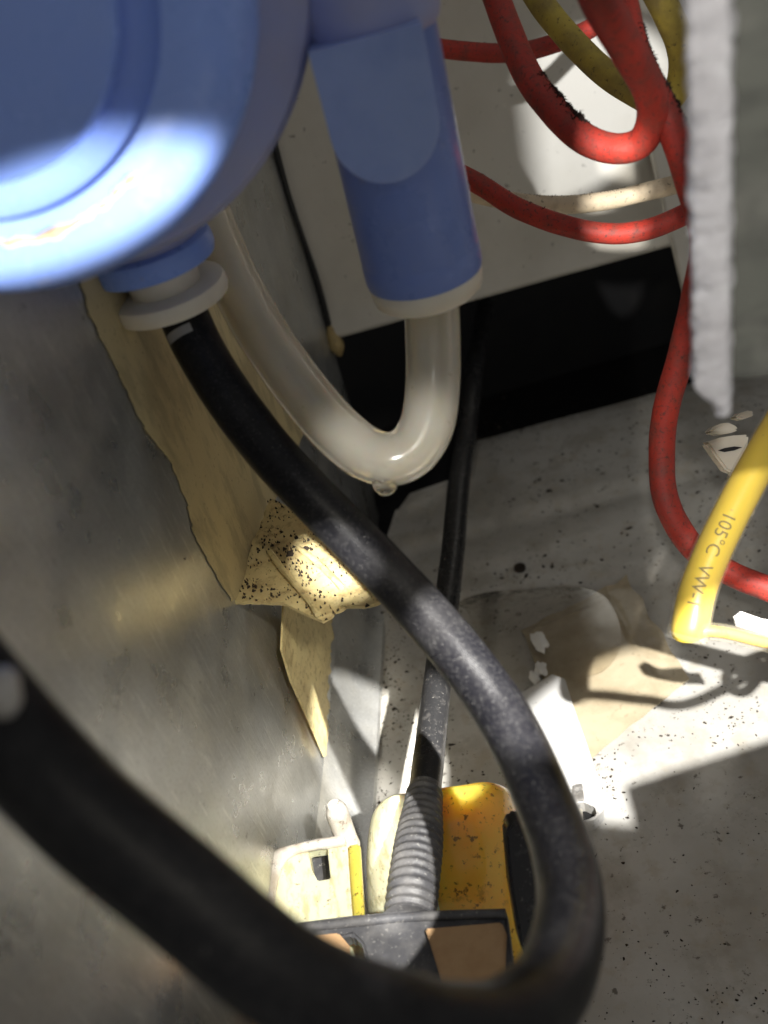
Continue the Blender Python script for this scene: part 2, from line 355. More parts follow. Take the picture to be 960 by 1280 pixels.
# folded bottom flange of the left wall
bm = bmesh.new(); sec = [(-0.0011, 0.026), (0.0010, 0.016), (0.0022, 0.009), (0.005, 0.004), (0.009, 0.0022), (0.0095, 0.0008), (-0.0011, 0.0008)]
rows = [[bm.verts.new(WA + wd * s + WN * a + Z * z) for a, z in sec] for s in (-0.19, -0.1, 0.0, 0.05, 0.095)]
for A, B in zip(rows, rows[1:]):
    for k in range(len(sec)): bm.faces.new((A[k], A[(k + 1) % len(sec)], B[(k + 1) % len(sec)], B[k]))
bm.faces.new(rows[0]); bm.faces.new(rows[-1][::-1])
finish('wall_flange', bm, 'galv', kind='structure')

# back wall with rolled lower lip
BD = Vector((0.0879, -0.0041, 0)).normalized(); BN = Vector((BD.y, -BD.x, 0))      # BN faces the camera
if BN.y > 0: BN = -BN
B0 = Vector((-0.0008, 0.3032, 0))
bm = bmesh.new()
sec = [(0.0, 0.32), (0.0, 0.2), (0.0, 0.12), (0.0, 0.082), (0.0006, 0.0765), (0.0022, 0.0725), (0.0045, 0.0703), (0.0052, 0.0688), (0.0045, 0.0675), (0.0015, 0.069), (-0.0012, 0.074), (-0.0018, 0.085), (-0.0018, 0.32)]
rows = [[bm.verts.new(B0 + BD * s + BN * (a + 0.0004 * noise.noise(Vector((s * 40, z * 40, 5)))) + Z * z) for a, z in sec] for s in np.linspace(0.001, 0.34, 40)]
for A, B in zip(rows, rows[1:]):
    for k in range(len(sec)): bm.faces.new((A[k], A[(k + 1) % len(sec)], B[(k + 1) % len(sec)], B[k]))
bm.faces.new(rows[0]); bm.faces.new(rows[-1][::-1])
finish('wall_back', bm, 'backpaint', kind='structure')

# dark hollow behind and under the floor
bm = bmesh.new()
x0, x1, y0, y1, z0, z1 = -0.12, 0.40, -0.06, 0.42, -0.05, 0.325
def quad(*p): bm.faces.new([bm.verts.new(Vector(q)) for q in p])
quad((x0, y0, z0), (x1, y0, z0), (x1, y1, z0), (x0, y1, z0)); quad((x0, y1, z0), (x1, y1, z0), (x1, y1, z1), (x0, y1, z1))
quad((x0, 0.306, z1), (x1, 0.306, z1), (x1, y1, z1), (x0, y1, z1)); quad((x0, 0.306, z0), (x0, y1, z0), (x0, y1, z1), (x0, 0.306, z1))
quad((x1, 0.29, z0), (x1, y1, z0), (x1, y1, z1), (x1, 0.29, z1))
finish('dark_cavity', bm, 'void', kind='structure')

# floor: pressed steel tray
def sstep(a, b, x):
    t = min(max((x - a) / (b - a), 0), 1); return t * t * (3 - 2 * t)
def fh(x, y):
    h = 0.0030 * sstep(0.212, 0.222, y + 0.18 * x) + 0.0022 * sstep(0.246, 0.254, y + 0.05 * x)
    h += 0.0010 * sstep(0.010, 0.004, abs(y + 0.05 * x - 0.236) - 0.0) * sstep(0.0, 0.02, x)
    h += 0.0005 * noise.noise(Vector((x * 45, y * 45, 2)))
    return h
BE = [flo(*p) for p in [(470, 760), (486, 690), (498, 650), (515, 626), (590, 602), (598, 561), (860, 491), (1150, 413), (1600, 292)]]
bx = [p.x for p in BE]; by = [p.y for p in BE]
xs = sorted(set([-0.10 + 0.0022 * i for i in range(170)] + bx + [bx[4] + 0.0002, bx[5] - 0.0002]))
xs = [x for x in xs if x < bx[-1]]
bm = bmesh.new(); G = []; NV = 130
for x in xs:
    yb = float(np.interp(x, bx, by)) if x >= bx[0] else by[0]
    s_wall = (x - WA.x) / wd.x
    ymax = min(yb, WA.y + wd.y * s_wall + 0.002) if x < bx[1] else yb
    y0_ = -0.05
    ymax = max(ymax, y0_ + 0.002)
    row = []
    for j in range(NV + 1):
        v = j / NV; y = y0_ + (ymax - y0_) * v
        e = 0.0012 * sstep(0.006, 0.0, ymax - y) if x > bx[2] else 0
        row.append(bm.verts.new((x, y, fh(x, y) - e)))
    G.append(row)
for A, B in zip(G, G[1:]):
    for j in range(NV): bm.faces.new((A[j], B[j], B[j + 1], A[j + 1]))
r = bmesh.ops.extrude_face_region(bm, geom=list(bm.faces))
bmesh.ops.translate(bm, verts=[g for g in r['geom'] if isinstance(g, bmesh.types.BMVert)], vec=(0, 0, -0.0015))
floor = finish('floor', bm, 'paint', kind='structure', sharp=50)
# small round hole with a raised rim in the floor
c = flo(650, 711, fh(*flo(650, 711).xy)) + Z * 0.0006
finish('hole', lathe_bm(c, Z, [(0.0020, -0.001), (0.0020, 0.0004), (0.0017, 0.0006), (0.0013, 0.0), (0.0, -0.0002)], 24), 'dirt', floor)

# cream corner post at the right of the opening
finish('corner_strut', sheet_bm([[at(x, y, 0.298) for x, y in [(806, 150), (852, 150), (900, 440), (876, 452)]]], fw * 0.003), 'backpaint', smooth=False, bevel=0.0005,
       label='slanting cream strut between the wires and the grey panel', cat='strut')

# ---------------------------------------------------------------- seam sealant
SE = thing('sealant_bead', WB + Z * 0.064, 'thin black sealant line running down the back corner to a yellow blob', 'sealant')
pts = [(WB.x + 0.0010 + 0.0006 * math.sin(z * 90), WB.y - 0.0018, z, 0.8 + 0.5 * abs(noise.noise(Vector((z * 120, 0, 0))))) for z in np.linspace(0.30, 0.070, 24)]
finish('bead', tube_bm(Path(pts, 4, pix=False), 0.0011, 10), 'bead', SE)
pg = [(WB.x + 0.001, WB.y - 0.0028, 0.072, 0.6), (WB.x + 0.0012, WB.y - 0.004, 0.068, 1.3), (WB.x + 0.0015, WB.y - 0.0045, 0.064, 1.5), (WB.x + 0.0017, WB.y - 0.0045, 0.0605, 0.5)]
finish('glue_blob', tube_bm(Path(pg, 8, pix=False), 0.0018, 12, wob=0.2), 'glue', SE)

# ---------------------------------------------------------------- old tape on the left wall
out = [(96, 330), (108, 385), (150, 470), (180, 535), (215, 580), (236, 640), (244, 672), (262, 705), (280, 735), (290, 752), (300, 742), (318, 700), (335, 655), (345, 622),
       (372, 560), (388, 520), (352, 455), (312, 385), (276, 300), (258, 250), (150, 240), (60, 250)]
o2 = rough_line(out[:13], 5, 5, 1, close=False) + out[13:]
TP = thing('tape_strip', wal(290, 750), 'wide strip of tan streaked tape peeling down the grey metal wall', 'tape')
finish('strip', sheet_bm([[wal(x, y, 0.00024) for x, y in o2]], WN * 0.00012), 'tape', TP, smooth=False)
ZL = 0.0885
lo_ = [(290, 752), (312, 690), (337, 622), (362, 634), (392, 640), (420, 668), (452, 705), (484, 745), (462, 757), (432, 757), (418, 764), (404, 776), (385, 768), (356, 754), (322, 752)]
lo2 = rough_line(lo_, 4, 2.5, 4)
finish('ledge_flap', sheet_bm([[flo(x, y, ZL + 0.0012 * noise.noise(Vector((x * 0.03, y * 0.03, 0)))) for x, y in lo2]], -Z * 0.0009), 'felt', TP, smooth=False,
       label='dirt speckled yellow flap folded out from the wall')
bm = bmesh.new(); cnt = 0
while cnt < 420:
    px = random.uniform(300, 480); py = random.uniform(625, 775)
    if random.random() < 0.75 * sstep(380, 430, px) * sstep(755, 740, py): continue
    pin = False; j = len(lo_) - 1
    for i in range(len(lo_)):
        (xi, yi), (xj, yj) = lo_[i], lo_[j]
        if (yi > py) != (yj > py) and px < (xj - xi) * (py - yi) / (yj - yi) + xi: pin = not pin
        j = i
    if not pin: continue
    c = flo(px, py, ZL); sz = 0.0002 * random.lognormvariate(0, 0.45); z = ZL + 0.0004 + 0.0012 * noise.noise(Vector((px * 0.03, py * 0.03, 0)))
    vs = [bm.verts.new((c.x + sz * math.cos(t) * random.uniform(.4, 1.6), c.y + sz * math.sin(t) * random.uniform(.4, 1.3), z - 0.0006)) for t in np.linspace(0, 5.2, 6)] + [bm.verts.new((c.x, c.y, z + sz * .5))]
    for k in range(6): bm.faces.new((vs[k], vs[(k + 1) % 6], vs[6]))
    cnt += 1
finish('grit', bm, 'dirt', TP, smooth=False, kind='stuff')
# creases on the flap: raised folds lying across it
for k, cr in enumerate([[(337, 690), (360, 720), (384, 748), (398, 768)], [(372, 684), (400, 706), (428, 735)]]):
    pp = [(*flo(x, y, ZL + 0.0010),) for x, y in cr]
    finish('crease', tube_bm(Path(pp, 8, pix=False), 0.0007, 8, wob=0.3), 'felt', TP)
hp = [(352, 752), (385, 766), (413, 772), (414, 800), (411, 830), (409, 860), (408, 890), (407, 918), (404, 946), (384, 900), (362, 852), (350, 812)]
h2 = rough_line(hp[:2], 4, 1, 9, close=False) + rough_line(hp[2:9], 3, 4, 12, close=False) + hp[8:]
def hang(x, y):
    t = sstep(750, 946, y); return wal(x, y, 0.0012 + 0.0035 * (1 - t) + 0.0008 * noise.noise(Vector((x * .03, y * .03, 2))))
finish('hanging_tail', sheet_bm([[hang(x, y) for x, y in h2]], WN * 0.0005), 'felt', TP, smooth=False, label='pointed yellow tail hanging below the flap')

# ---------------------------------------------------------------- blue pump housing
Bc = at(30, -32, 0.118); Fc = at(-78, 4, 0.090); SB = at(-24, -14, 0.112); AX = (Fc - SB).normalized(); HL = (Fc - SB).length
PUMP = thing('pump_housing', Bc, 'large blue plastic pump housing with a downward outlet pipe, filling the top left', 'pump')
RB = 0.0385
prof = [(0, -0.010), (RB * 0.9, -0.010), (RB, -0.008), (RB, 0.004), (RB - 0.0012, 0.0055), (RB - 0.004, 0.006)]
finish('back_rim', lathe_bm(Bc, AX, prof + [(0.0, 0.006)], 96), 'bluerim', PUMP, label='hazy lilac blue rim round the back of the housing')
RF = 0.0335
prof = [(RF, -0.004), (RF, 0.008)]
for k in range(0, 11):
    a = math.pi / 2 * k / 10; prof.append((RF - 0.0115 + 0.0115 * math.cos(a), HL - 0.0115 + 0.0115 * math.sin(a)))
prof += [(0.0225, HL - 0.0002), (0.0215, HL - 0.0012), (0.0190, HL - 0.0018), (0.0, HL - 0.0018)]
finish('front_shell', lathe_bm(SB, AX, prof, 96), 'blue', PUMP)
prof = [(0.0178, HL - 0.003), (0.0178, HL + 0.0008), (0.0172, HL + 0.0018), (0.0155, HL + 0.0022), (0.0, HL + 0.0022)]
finish('cap_disc', lathe_bm(SB, AX, prof, 96), 'blue', PUMP)
# crust of limescale along the inner rim at the bottom
dn = (at(60, 400, 0.1) - at(10, -20, 0.1)); dn = (dn - AX * dn.dot(AX)).normalized(); sd = AX.cross(dn)
if proj(SB + sd * 0.02)[0] < proj(SB)[0]: sd = -sd
cp = []
for k in range(22):
    a = math.radians(-10 + 2.6 * k); rr = 0.0243 + 0.0006 * noise.noise(Vector((k * 0.7, 0, 0)))
    q = SB + (dn * math.cos(a) + sd * math.sin(a)) * rr + AX * (HL - 0.0003)
    cp.append((q.x, q.y, q.z, 0.25 + 1.5 * abs(noise.noise(Vector((k * 0.53, 3, 0))))))
finish('limescale', tube_bm(Path(cp, 6, pix=False), 0.0009, 12, wob=0.9), 'crust', PUMP, label='tan limescale crust along the rim')
# lower port behind the shell
NC = at(213, 371, 0.160)
def ringprof(r, z0, z1, b=0.0008): return [(0, z0), (r - b, z0), (r - 0.25 * b, z0 + 0.25 * b), (r, z0 + b), (r, z1 - b), (r - 0.25 * b, z1 - 0.25 * b), (r - b, z1), (0, z1)]
finish('port_neck', lathe_bm(NC, Z, [(0.0092, 0.010), (0.0098, 0.022), (0.014, 0.032), (0.014, 0.07)], 64), 'bluerim', PUMP)
finish('port_flange', lathe_bm(NC + at(198, 338, 0.16) - at(200, 338, 0.16), Z, ringprof(0.0113, 0.0062, 0.0105, 0.0014), 64), 'blue', PUMP)
finish('clip_stem', lathe_bm(NC, Z, ringprof(0.0065, 0.0015, 0.0075), 48), 'white', PUMP)
finish('clip_ring', lathe_bm(NC, Z, ringprof(0.0108, -0.0012, 0.0022, 0.0011), 64), 'white', PUMP, label='ivory clip ring under the pump port')
# outlet pipe, vertical
PB = at(531, 344, 0.155)
finish('outlet_pipe', lathe_bm(PB, Z, [(0.0094, 0.0), (0.0101, 0.0004), (0.0103, 0.0012), (0.0103, 0.0042), (0.01015, 0.0045), (0.0102, 0.005), (0.0095, 0.046), (0.0095, 0.075)], 72), 'bluepipe', PUMP)
finish('pipe_collar', lathe_bm(PB, Z, [(0.0095, 0.0385), (0.0102, 0.0392), (0.0106, 0.0405), (0.0106, 0.09), (0.0, 0.09)], 72), 'bluerim', PUMP)
hd = (CAM - PB); hd.z = 0; hd.normalize(); hs = Z.cross(hd)
def padpt(u, v, o): return PB + Z * (0.0285 + v) + hs * (u - 0.0012) + hd * o
pad = []
for k in range(25):
    a = math.pi + math.pi * k / 24; pad.append((0.0080 * math.cos(a), 0.0080 * math.sin(a)))
pad += [(0.0080, 0.012), (-0.0080, 0.012)]
finish('pad', sheet_bm([[padpt(u, v, 0.004) for u, v in pad]], hd * 0.0078), 'bluepad', PUMP, bevel=0.0012, sharp=60)
finish('bridge', tube_bm(Path([(*(Bc + Z * 0.004 + AX * -0.004),), (*((Bc + PB) / 2 + Z * 0.032),), (*(PB + Z * 0.062),)], 10, pix=False), 0.0085, 24), 'bluerim', PUMP)
sl = finish('seal_ring', lathe_bm(PB, Z, [(0.0, -0.0036), (0.0088, -0.0036), (0.0097, -0.0028), (0.0100, -0.0008), (0.0098, 0.0006), (0.0, 0.0006)], 64), 'white', PUMP, label='cream seal ring closing the outlet pipe')

# ---------------------------------------------------------------- clear tube and drop
ct = [(536, 345, 0.1585), (539, 375, 0.159), (541, 420, 0.160), (541, 480, 0.161), (534, 530, 0.161), (515, 562, 0.161), (487, 574, 0.161), (455, 565, 0.162), (420, 537, 0.163),
      (385, 497, 0.165), (350, 450, 0.167), (318, 400, 0.169), (292, 350, 0.171), (270, 300, 0.172), (255, 260, 0.172)]
CT = Path(ct, 12)
def pipe_bm(path, r, ri, sides=32):
    bm = tube_bm(path, r, sides, cap=False); n = len(path.p); bm.verts.ensure_lookup_table(); out_ = list(bm.verts)
    b2 = []
    for i, p in enumerate(path.p):
        b2.append([bm.verts.new(p + path.e1[i] * (math.cos(2 * math.pi * k / sides) * ri) + path.e2[i] * (math.sin(2 * math.pi * k / sides) * ri)) for k in range(sides)])
    for A_, B_ in zip(b2, b2[1:]):
        for k in range(sides): bm.faces.new((A_[k], B_[k], B_[(k + 1) % sides], A_[(k + 1) % sides]))
    for e, row in ((0, b2[0]), (n - 1, b2[-1])):
        o_ = out_[e * sides:(e + 1) * sides]
        for k in range(sides): bm.faces.new((o_[k], o_[(k + 1) % sides], row[(k + 1) % sides], row[k]))
    return bm
clear = finish('clear_tube', pipe_bm(CT, 0.0050, 0.0031), 'silicone', label='cloudy clear silicone tube bending in a U under the blue pipe', cat='tube')
dp = at(481, 603, 0.160)
finish('water_drop', lathe_bm(dp, Z, [(0, -0.0026), (0.0010, -0.0024), (0.0018, -0.0017), (0.0023, -0.0006), (0.0024, 0.0006), (0.0020, 0.0016)], 24), 'water',
       label='clear water drop hanging under the bend of the clear tube', cat='water drop')

# ---------------------------------------------------------------- black hose
hp = [(214, 352, 0.160), (226, 385, 0.160), (250, 438, 0.160), (290, 502, 0.160), (340, 567, 0.161), (400, 631, 0.160), (460, 691, 0.158), (520, 755, 0.154), (572, 815, 0.150),
      (620, 880, 0.146), (653, 940, 0.141), (681, 1005, 0.134), (703, 1065, 0.126), (713, 1130, 0.117), (704, 1195, 0.106), (672, 1252, 0.096), (600, 1290, 0.087), (490, 1277, 0.081),
      (360, 1223, 0.078), (209, 1102, 0.0765), (109, 1019, 0.0755), (9, 916, 0.075), (-90, 800, 0.075)]
HP = Path(hp, 14)
HOSE = thing('black_hose', HP.p[0], 'long black rubber hose looping from the ivory clip ring round to the bottom left', 'hose')
finish('hose_body', tube_bm(HP, 0.0045, 32, wob=0.012), 'rubber', HOSE)
def surf_quad(path, r, l0, l1, a0, a1, lift=0.00012, nl=6, na=8):
    bm = bmesh.new(); g = []
    for i in range(nl + 1):
        p, t, e1, e2 = path.at(l0 + (l1 - l0) * i / nl)
        g.append([bm.verts.new(p + (e1 * math.cos(a) + e2 * math.sin(a)) * (r + lift)) for a in np.linspace(a0, a1, na + 1)])
    for A, B in zip(g, g[1:]):
        for k in range(na): bm.faces.new((A[k], A[k + 1], B[k + 1], B[k]))
    return bm
l0 = HP.near(226, 424)
mk = surf_quad(HP, 0.0045, l0 - 0.0008, l0 + 0.0008, -0.1, 1.2)
finish('print_mark', mk, 'mark', HOSE)
# bent metal clip on the hose near the left edge
cl = HP.near(6, 868); p, t, e1, e2 = HP.at(HP.near(20, 930) + 0.003)
q = at(2, 868, 0.0705)
bm = bmesh.new(); bmesh.ops.create_icosphere(bm, subdivisions=3, radius=1)
for v in bm.verts:
    k = 1 + 0.35 * noise.noise(v.co * 1.3); v.co = q + RT * (v.co.x * 0.0019 * k) + UP * (v.co.y * 0.0019 * k) + fw * (v.co.z * 0.0012)
finish('metal_clip', bm, 'steel', HOSE, label='lump of dull grey metal clip on the hose')

# ---------------------------------------------------------------- thin conduit with ribbed sleeve
cp = [(606, 375, 0.385), (599, 425, 0.358), (592, 470, 0.335), (583, 540, 0.315), (573, 610, 0.290), (566, 690, 0.268), (556, 770, 0.247), (547, 850, 0.228), (539, 920, 0.210), (531, 990, 0.196), (524, 1050, 0.185), (517, 1105, 0.176), (512, 1150, 0.170)]
CP = Path(cp, 12)
COND = thing('ribbed_conduit', CP.p[-1], 'thin black plastic pipe with a ribbed lower sleeve rising from the float', 'conduit')
lr = CP.near(531, 985)
finish('pipe', tube_bm(CP, 0.0036, 20, wob=0.02), 'blackpl', COND)
sp = Path([(*CP.at(lr + (CP.len[-1] - lr) * k / 220)[0],) for k in range(221)], 1, pix=False)
def ribs(l):
    f = l / sp.len[-1]; base = 0.0037 + 0.0011 * sstep(0.0, 0.55, f)
    return base + 0.00042 * (0.5 + 0.5 * math.cos(l * 2 * math.pi / 0.0019)) * sstep(0.0, 0.06, f)
finish('ribbed_sleeve', tube_bm(sp, 1, 24, rfun=ribs), 'greypl', COND)

# ---------------------------------------------------------------- float unit on the floor
FU = thing('float_unit', flo(545, 1100), 'float switch unit with amber block and black cover at the bottom centre', 'float switch')
FZ = 0.040
A = flo(455, 985, FZ); Bq = flo(640, 955, FZ); Cq = flo(646, 1150, FZ - 0.012); D = flo(448, 1150, FZ - 0.012)
bm = bmesh.new(); nu, nv = 48, 40; G = []
for i in range(nu + 1):
    row = []
    for j in range(nv + 1):
        u, v = i / nu, j / nv
        p = (A * (1 - u) + Bq * u) * (1 - v) + (D * (1 - u) + Cq * u) * v
        e = min(u, 1 - u) ; ed = 0.012 * (1 - math.sqrt(max(0, 1 - (1 - min(e / 0.24, 1)) ** 2))) + 0.008 * (1 - math.sqrt(max(0, 1 - (1 - min(v / 0.22, 1)) ** 2))) + 0.003 * (1 - sstep(0, .07, 1 - v))
        p = p + Z * (0.005 * math.sin(math.pi * v) - ed + 0.0004 * noise.noise(p * 200))
        row.append(bm.verts.new(p))
    G.append(row)
for i in range(nu):
    for j in range(nv): bm.faces.new((G[i][j], G[i + 1][j], G[i + 1][j + 1], G[i][j + 1]))
r = bmesh.ops.extrude_face_region(bm, geom=list(bm.faces))
for g in r['geom']:
    if isinstance(g, bmesh.types.BMVert): g.co.z = 0.004
cut = [f for f in bm.faces if False]
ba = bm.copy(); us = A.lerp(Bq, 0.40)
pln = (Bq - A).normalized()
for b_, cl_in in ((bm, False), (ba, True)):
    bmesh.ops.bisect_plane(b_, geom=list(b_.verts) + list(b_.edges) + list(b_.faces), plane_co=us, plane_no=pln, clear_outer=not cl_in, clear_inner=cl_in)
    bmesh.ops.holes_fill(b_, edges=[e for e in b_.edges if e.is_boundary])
finish('lit_cream_block', bm, 'cream', FU, sharp=60, label='left part of the float block with bright light painted in as pale cream')  # cream colour stands for strong light on the amber plastic
finish('amber_block', ba, 'amber', FU, sharp=60, label='glowing amber yellow right part of the float block')
# cream holder tray with square hole
TZ = 0.043
outer = [(331, 1140), (338, 1100), (346, 1078), (362, 1068), (392, 1060), (430, 1053), (446, 1052), (450, 1160), (452, 1300), (300, 1300), (312, 1200)]
hole = [(385, 1063), (409, 1060), (413, 1098), (397, 1101), (389, 1086)]
finish('holder_tray', sheet_bm([[flo(x, y, TZ) for x, y in outer], [flo(x, y, TZ) for x, y in hole]], -Z * 0.003), 'cream', FU, smooth=False, bevel=0.0003,
       label='speckled cream plastic tray with a square hole')
finish('hole_floor', sheet_bm([[flo(x, y, TZ - 0.006) for x, y in [(380, 1050), (420, 1048), (424, 1112), (384, 1115)]]], -Z * 0.001), 'greypl', FU, smooth=False)
rim = [(*flo(x, y, TZ + 0.0010),) for x, y in [(300, 1300), (312, 1215), (328, 1148), (335, 1105), (346, 1076), (366, 1063), (395, 1056), (432, 1050)]]
finish('tray_rim', tube_bm(Path([(*q, 1.0 if k < 5 else 0.55) for k, q in enumerate(rim)], 8, pix=False), 0.0021, 14, wob=0.12), 'whitedirty', FU)
pk = flo(437, 1058, TZ - 0.004)
finish('peg', tube_bm(Path([(*(pk),), (*(pk + Z * 0.005 + Vector((0, 0.001, 0))),), (*(pk + Z * 0.0105 + Vector((0.0002, 0.002, 0))),), (*(pk + Z * 0.0125 + Vector((0.0002, 0.0022, 0))), 0.55)] if False else
       [(*pk, 1), (*(pk + Vector((0, 0.001, 0.005))), 1), (*(pk + Vector((0.0002, 0.002, 0.0105))), 1), (*(pk + Vector((0.0002, 0.0022, 0.0128))), 0.6)], 8, pix=False), 0.0024, 16, wob=0.08), 'whitedirty', FU)
finish('amber_edge', sheet_bm([[flo(x, y, TZ + 0.0006) for x, y in [(434, 1056), (449, 1053), (455, 1152), (441, 1154), (437, 1100)]]], -Z * 0.002), 'amber', FU, smooth=False, bevel=0.0004)
# black cover plate
PZ = 0.050
cov = [(368, 1152), (440, 1143), (500, 1138), (632, 1135), (636, 1165), (650, 1290), (380, 1300), (340, 1240)]
hol = [(425, 1172), (440, 1168), (452, 1180), (458, 1200), (452, 1212), (436, 1200)]
finish('cover_plate', sheet_bm([[flo(x, y, PZ) for x, y in cov], [flo(x, y, PZ) for x, y in hol]], -Z * 0.004), 'greypl', FU, smooth=False, bevel=0.0005,
       label='dusty black cover plate in front of the float')
rb = [(*flo(x, y, PZ + 0.0004),) for x, y in [(372, 1160), (440, 1153), (500, 1147), (560, 1144), (632, 1142)]]
finish('cover_ridge', tube_bm(Path(rb, 8, pix=False), 0.0009, 10), 'greypl', FU)
finish('tan_pad', sheet_bm([[flo(x, y, PZ + 0.0004) for x, y in [(533, 1164), (628, 1156), (634, 1170), (628, 1290), (572, 1290)]]], Z * 0.0012), 'tan', FU, smooth=False, bevel=0.0003)
finish('tan_tab', sheet_bm([[flo(x, y, PZ + 0.0006) for x, y in [(375, 1172), (424, 1168), (438, 1184), (440, 1200), (420, 1206), (380, 1200)]]], Z * 0.0008), 'tan', FU, smooth=False, bevel=0.0003)
finish('tan_base', sheet_bm([[flo(x, y, TZ + 0.0008) for x, y in [(306, 1262), (345, 1262), (345, 1299), (302, 1299)]]], Z * 0.0012), 'tan', FU, smooth=False)
# upright black cheek at the right of the float
ck = [(632, 1040, .168), (640, 1026, .169), (654, 1026, .169), (668, 1060, .165), (682, 1130, .158), (684, 1215, .150), (668, 1230, .148), (650, 1180, .153), (638, 1110, .160)]
finish('cheek', sheet_bm([[at(x, y, d + 0.002) for x, y, d in ck]], fw * 0.006), 'blackpl', FU, bevel=0.0005, sharp=60)

# ---------------------------------------------------------------- floor rail with slot, paper patch, residue
RL = thing('slotted_rail', flo(690, 930), 'pale raised strip with a dark slot on the floor beside the hose', 'bracket')
rz = 0.0055
ro = [(645, 868), (668, 856), (690, 842), (706, 848), (716, 880), (732, 925), (752, 985), (754, 1012), (742, 1024), (700, 1034), (660, 960)]
sl_ = [(716, 1003), (730, 1002), (744, 1008), (746, 1018), (734, 1024), (720, 1027), (712, 1015)]
finish('strip', sheet_bm([[flo(x, y, rz) for x, y in ro], [flo(x, y, rz) for x, y in sl_]], -Z * 0.0050), 'railpaint', RL, smooth=False, bevel=0.0004)
finish('slot_floor', sheet_bm([[flo(x, y, 0.0011) for x, y in [(708, 1000), (748, 1000), (750, 1026), (714, 1030)]]], -Z * 0.0004), 'void', RL, smooth=False)
finish('latch', sheet_bm([[flo(x, y, rz + 0.0002) for x, y in [(719, 1014), (728, 1012), (729, 1026), (721, 1028)]]], Z * 0.0008), 'white', RL, smooth=False, bevel=0.0002)
finish('latch_tongue', sheet_bm([[flo(x, y, rz + 0.0003) for x, y in [(717, 982), (728, 980), (731, 1001), (714, 1003)]]], Z * 0.0006), 'steel', RL, smooth=False, bevel=0.0002)

q4 = [flo(652, 792), flo(784, 726), flo(862, 852), flo(726, 962)]
bm = bmesh.new(); n = 46; G = []
for i in range(n + 1):
    row = []
    for j in range(n + 1):
        u, v = i / n, j / n
        p = (q4[0] * (1 - u) + q4[1] * u) * (1 - v) + (q4[3] * (1 - u) + q4[2] * u) * v
        ee = 0.0012 * noise.noise(Vector((u * 6, v * 6, 4))) if (i in (0, n) or j in (0, n)) else 0
        p.x += ee; p.y += ee
        wr = 0.0022 * math.exp(-((v - 0.06 - 0.10 * u) / 0.03) ** 2) * sstep(0.0, 0.15, u) * sstep(0.75, 0.4, u) if True else 0
        wr += 0.0007 * math.exp(-((u - 0.80 + 0.05 * v) / 0.025) ** 2) * (0.4 + 0.6 * abs(noise.noise(Vector((v * 14, 0, 1)))))
        z = fh(p.x, p.y) + 0.0014 + wr + 0.0004 * noise.noise(Vector((u * 5, v * 5, 0)))
        p.z = max(z, 0.0014)
        row.append(bm.verts.new(p))
    G.append(row)
for i in range(n):
    for j in range(n): bm.faces.new((G[i][j], G[i + 1][j], G[i + 1][j + 1], G[i][j + 1]))
r = bmesh.ops.extrude_face_region(bm, geom=list(bm.faces))
bmesh.ops.translate(bm, verts=[g for g in r['geom'] if isinstance(g, bmesh.types.BMVert)], vec=(0, 0, -0.0004))
finish('paper_patch', bm, 'patch', label='stained beige paper tape patch stuck flat on the cream floor', cat='tape')

pud = [(552, 770), (590, 744), (650, 736), (710, 732), (752, 742), (772, 772), (776, 806), (758, 836), (724, 846), (680, 846), (640, 852), (605, 815), (580, 760)]
pud = [tuple(q) for q in spline(pud + pud[:1], 8)[:-1]]
finish('water', sheet_bm([[flo(x, y, 0.0036) for x, y in pud]], -Z * 0.00015), 'film', kind='structure', smooth=False)

def splat(name, px, py, s, label, seed, z=0.0038):
    bm = bmesh.new(); bmesh.ops.create_icosphere(bm, subdivisions=3, radius=1); c = flo(px, py, z)
    for v in bm.verts:
        k = 1 + 0.7 * noise.noise(v.co * 1.6 + Vector((seed, 0, 0))); v.co = c + Vector((v.co.x * s * k, v.co.y * s * k * 1.7, v.co.z * s * 0.22))
    return finish(name, bm, 'residue', label=label, cat='residue', group='white dried drips beside the paper patch')
splat('dried_drip', 674, 803, 0.0022, 'longest white dried drip just below the glare line of the paper patch', 1)
splat('dried_drip', 676, 835, 0.0016, 'small white dried drip in the middle of the row beside the patch', 5)
splat('dried_drip', 668, 846, 0.0014, 'small white dried drip nearest the black hose', 9)

# ---------------------------------------------------------------- wires
RW = 'red insulated wires crossing the upper right'
def wire(name, pts, r, m, label, cat='wire', group=None, wob=0.03, sides=16):
    P = Path(pts, 14); T = thing(name, P.p[0], label, cat, group)
    finish('insulation', tube_bm(P, r, sides, wob=wob), m, T); return T, P
wL, pL_ = wire('red_wire', [(500, 50, .24), (560, 62, .24), (640, 66, .238), (700, 52, .235), (750, 28, .23), (800, -20, .225)], 0.0024, 'red', 'dark red wire running level behind the blue pipe at the top', group=RW)
wA, pA_ = wire('red_wire', [(600, -70, .185), (618, -10, .183), (655, 85, .178), (690, 136, .174), (728, 172, .171), (770, 186, .168), (803, 176, .165), (816, 140, .160), (806, 100, .152), (780, 55, .142), (752, 5, .132), (730, -50, .125)],
     0.0028, 'red', 'thick red wire hanging in a loop at the top right', group=RW)
wC, pC_ = wire('red_wire', [(770, -60, .165), (782, 20, .163), (802, 85, .162), (838, 155, .162), (862, 225, .163), (880, 300, .168), (868, 375, .174), (851, 445, .180), (833, 510, .185), (827, 570, .188), (834, 630, .189), (866, 684, .189), (910, 715, .188), (965, 738, .186), (1040, 765, .184), (1200, 820, .18)],
     0.0027, 'red', 'long red wire passing behind the grey panel and curving over the floor', group=RW)
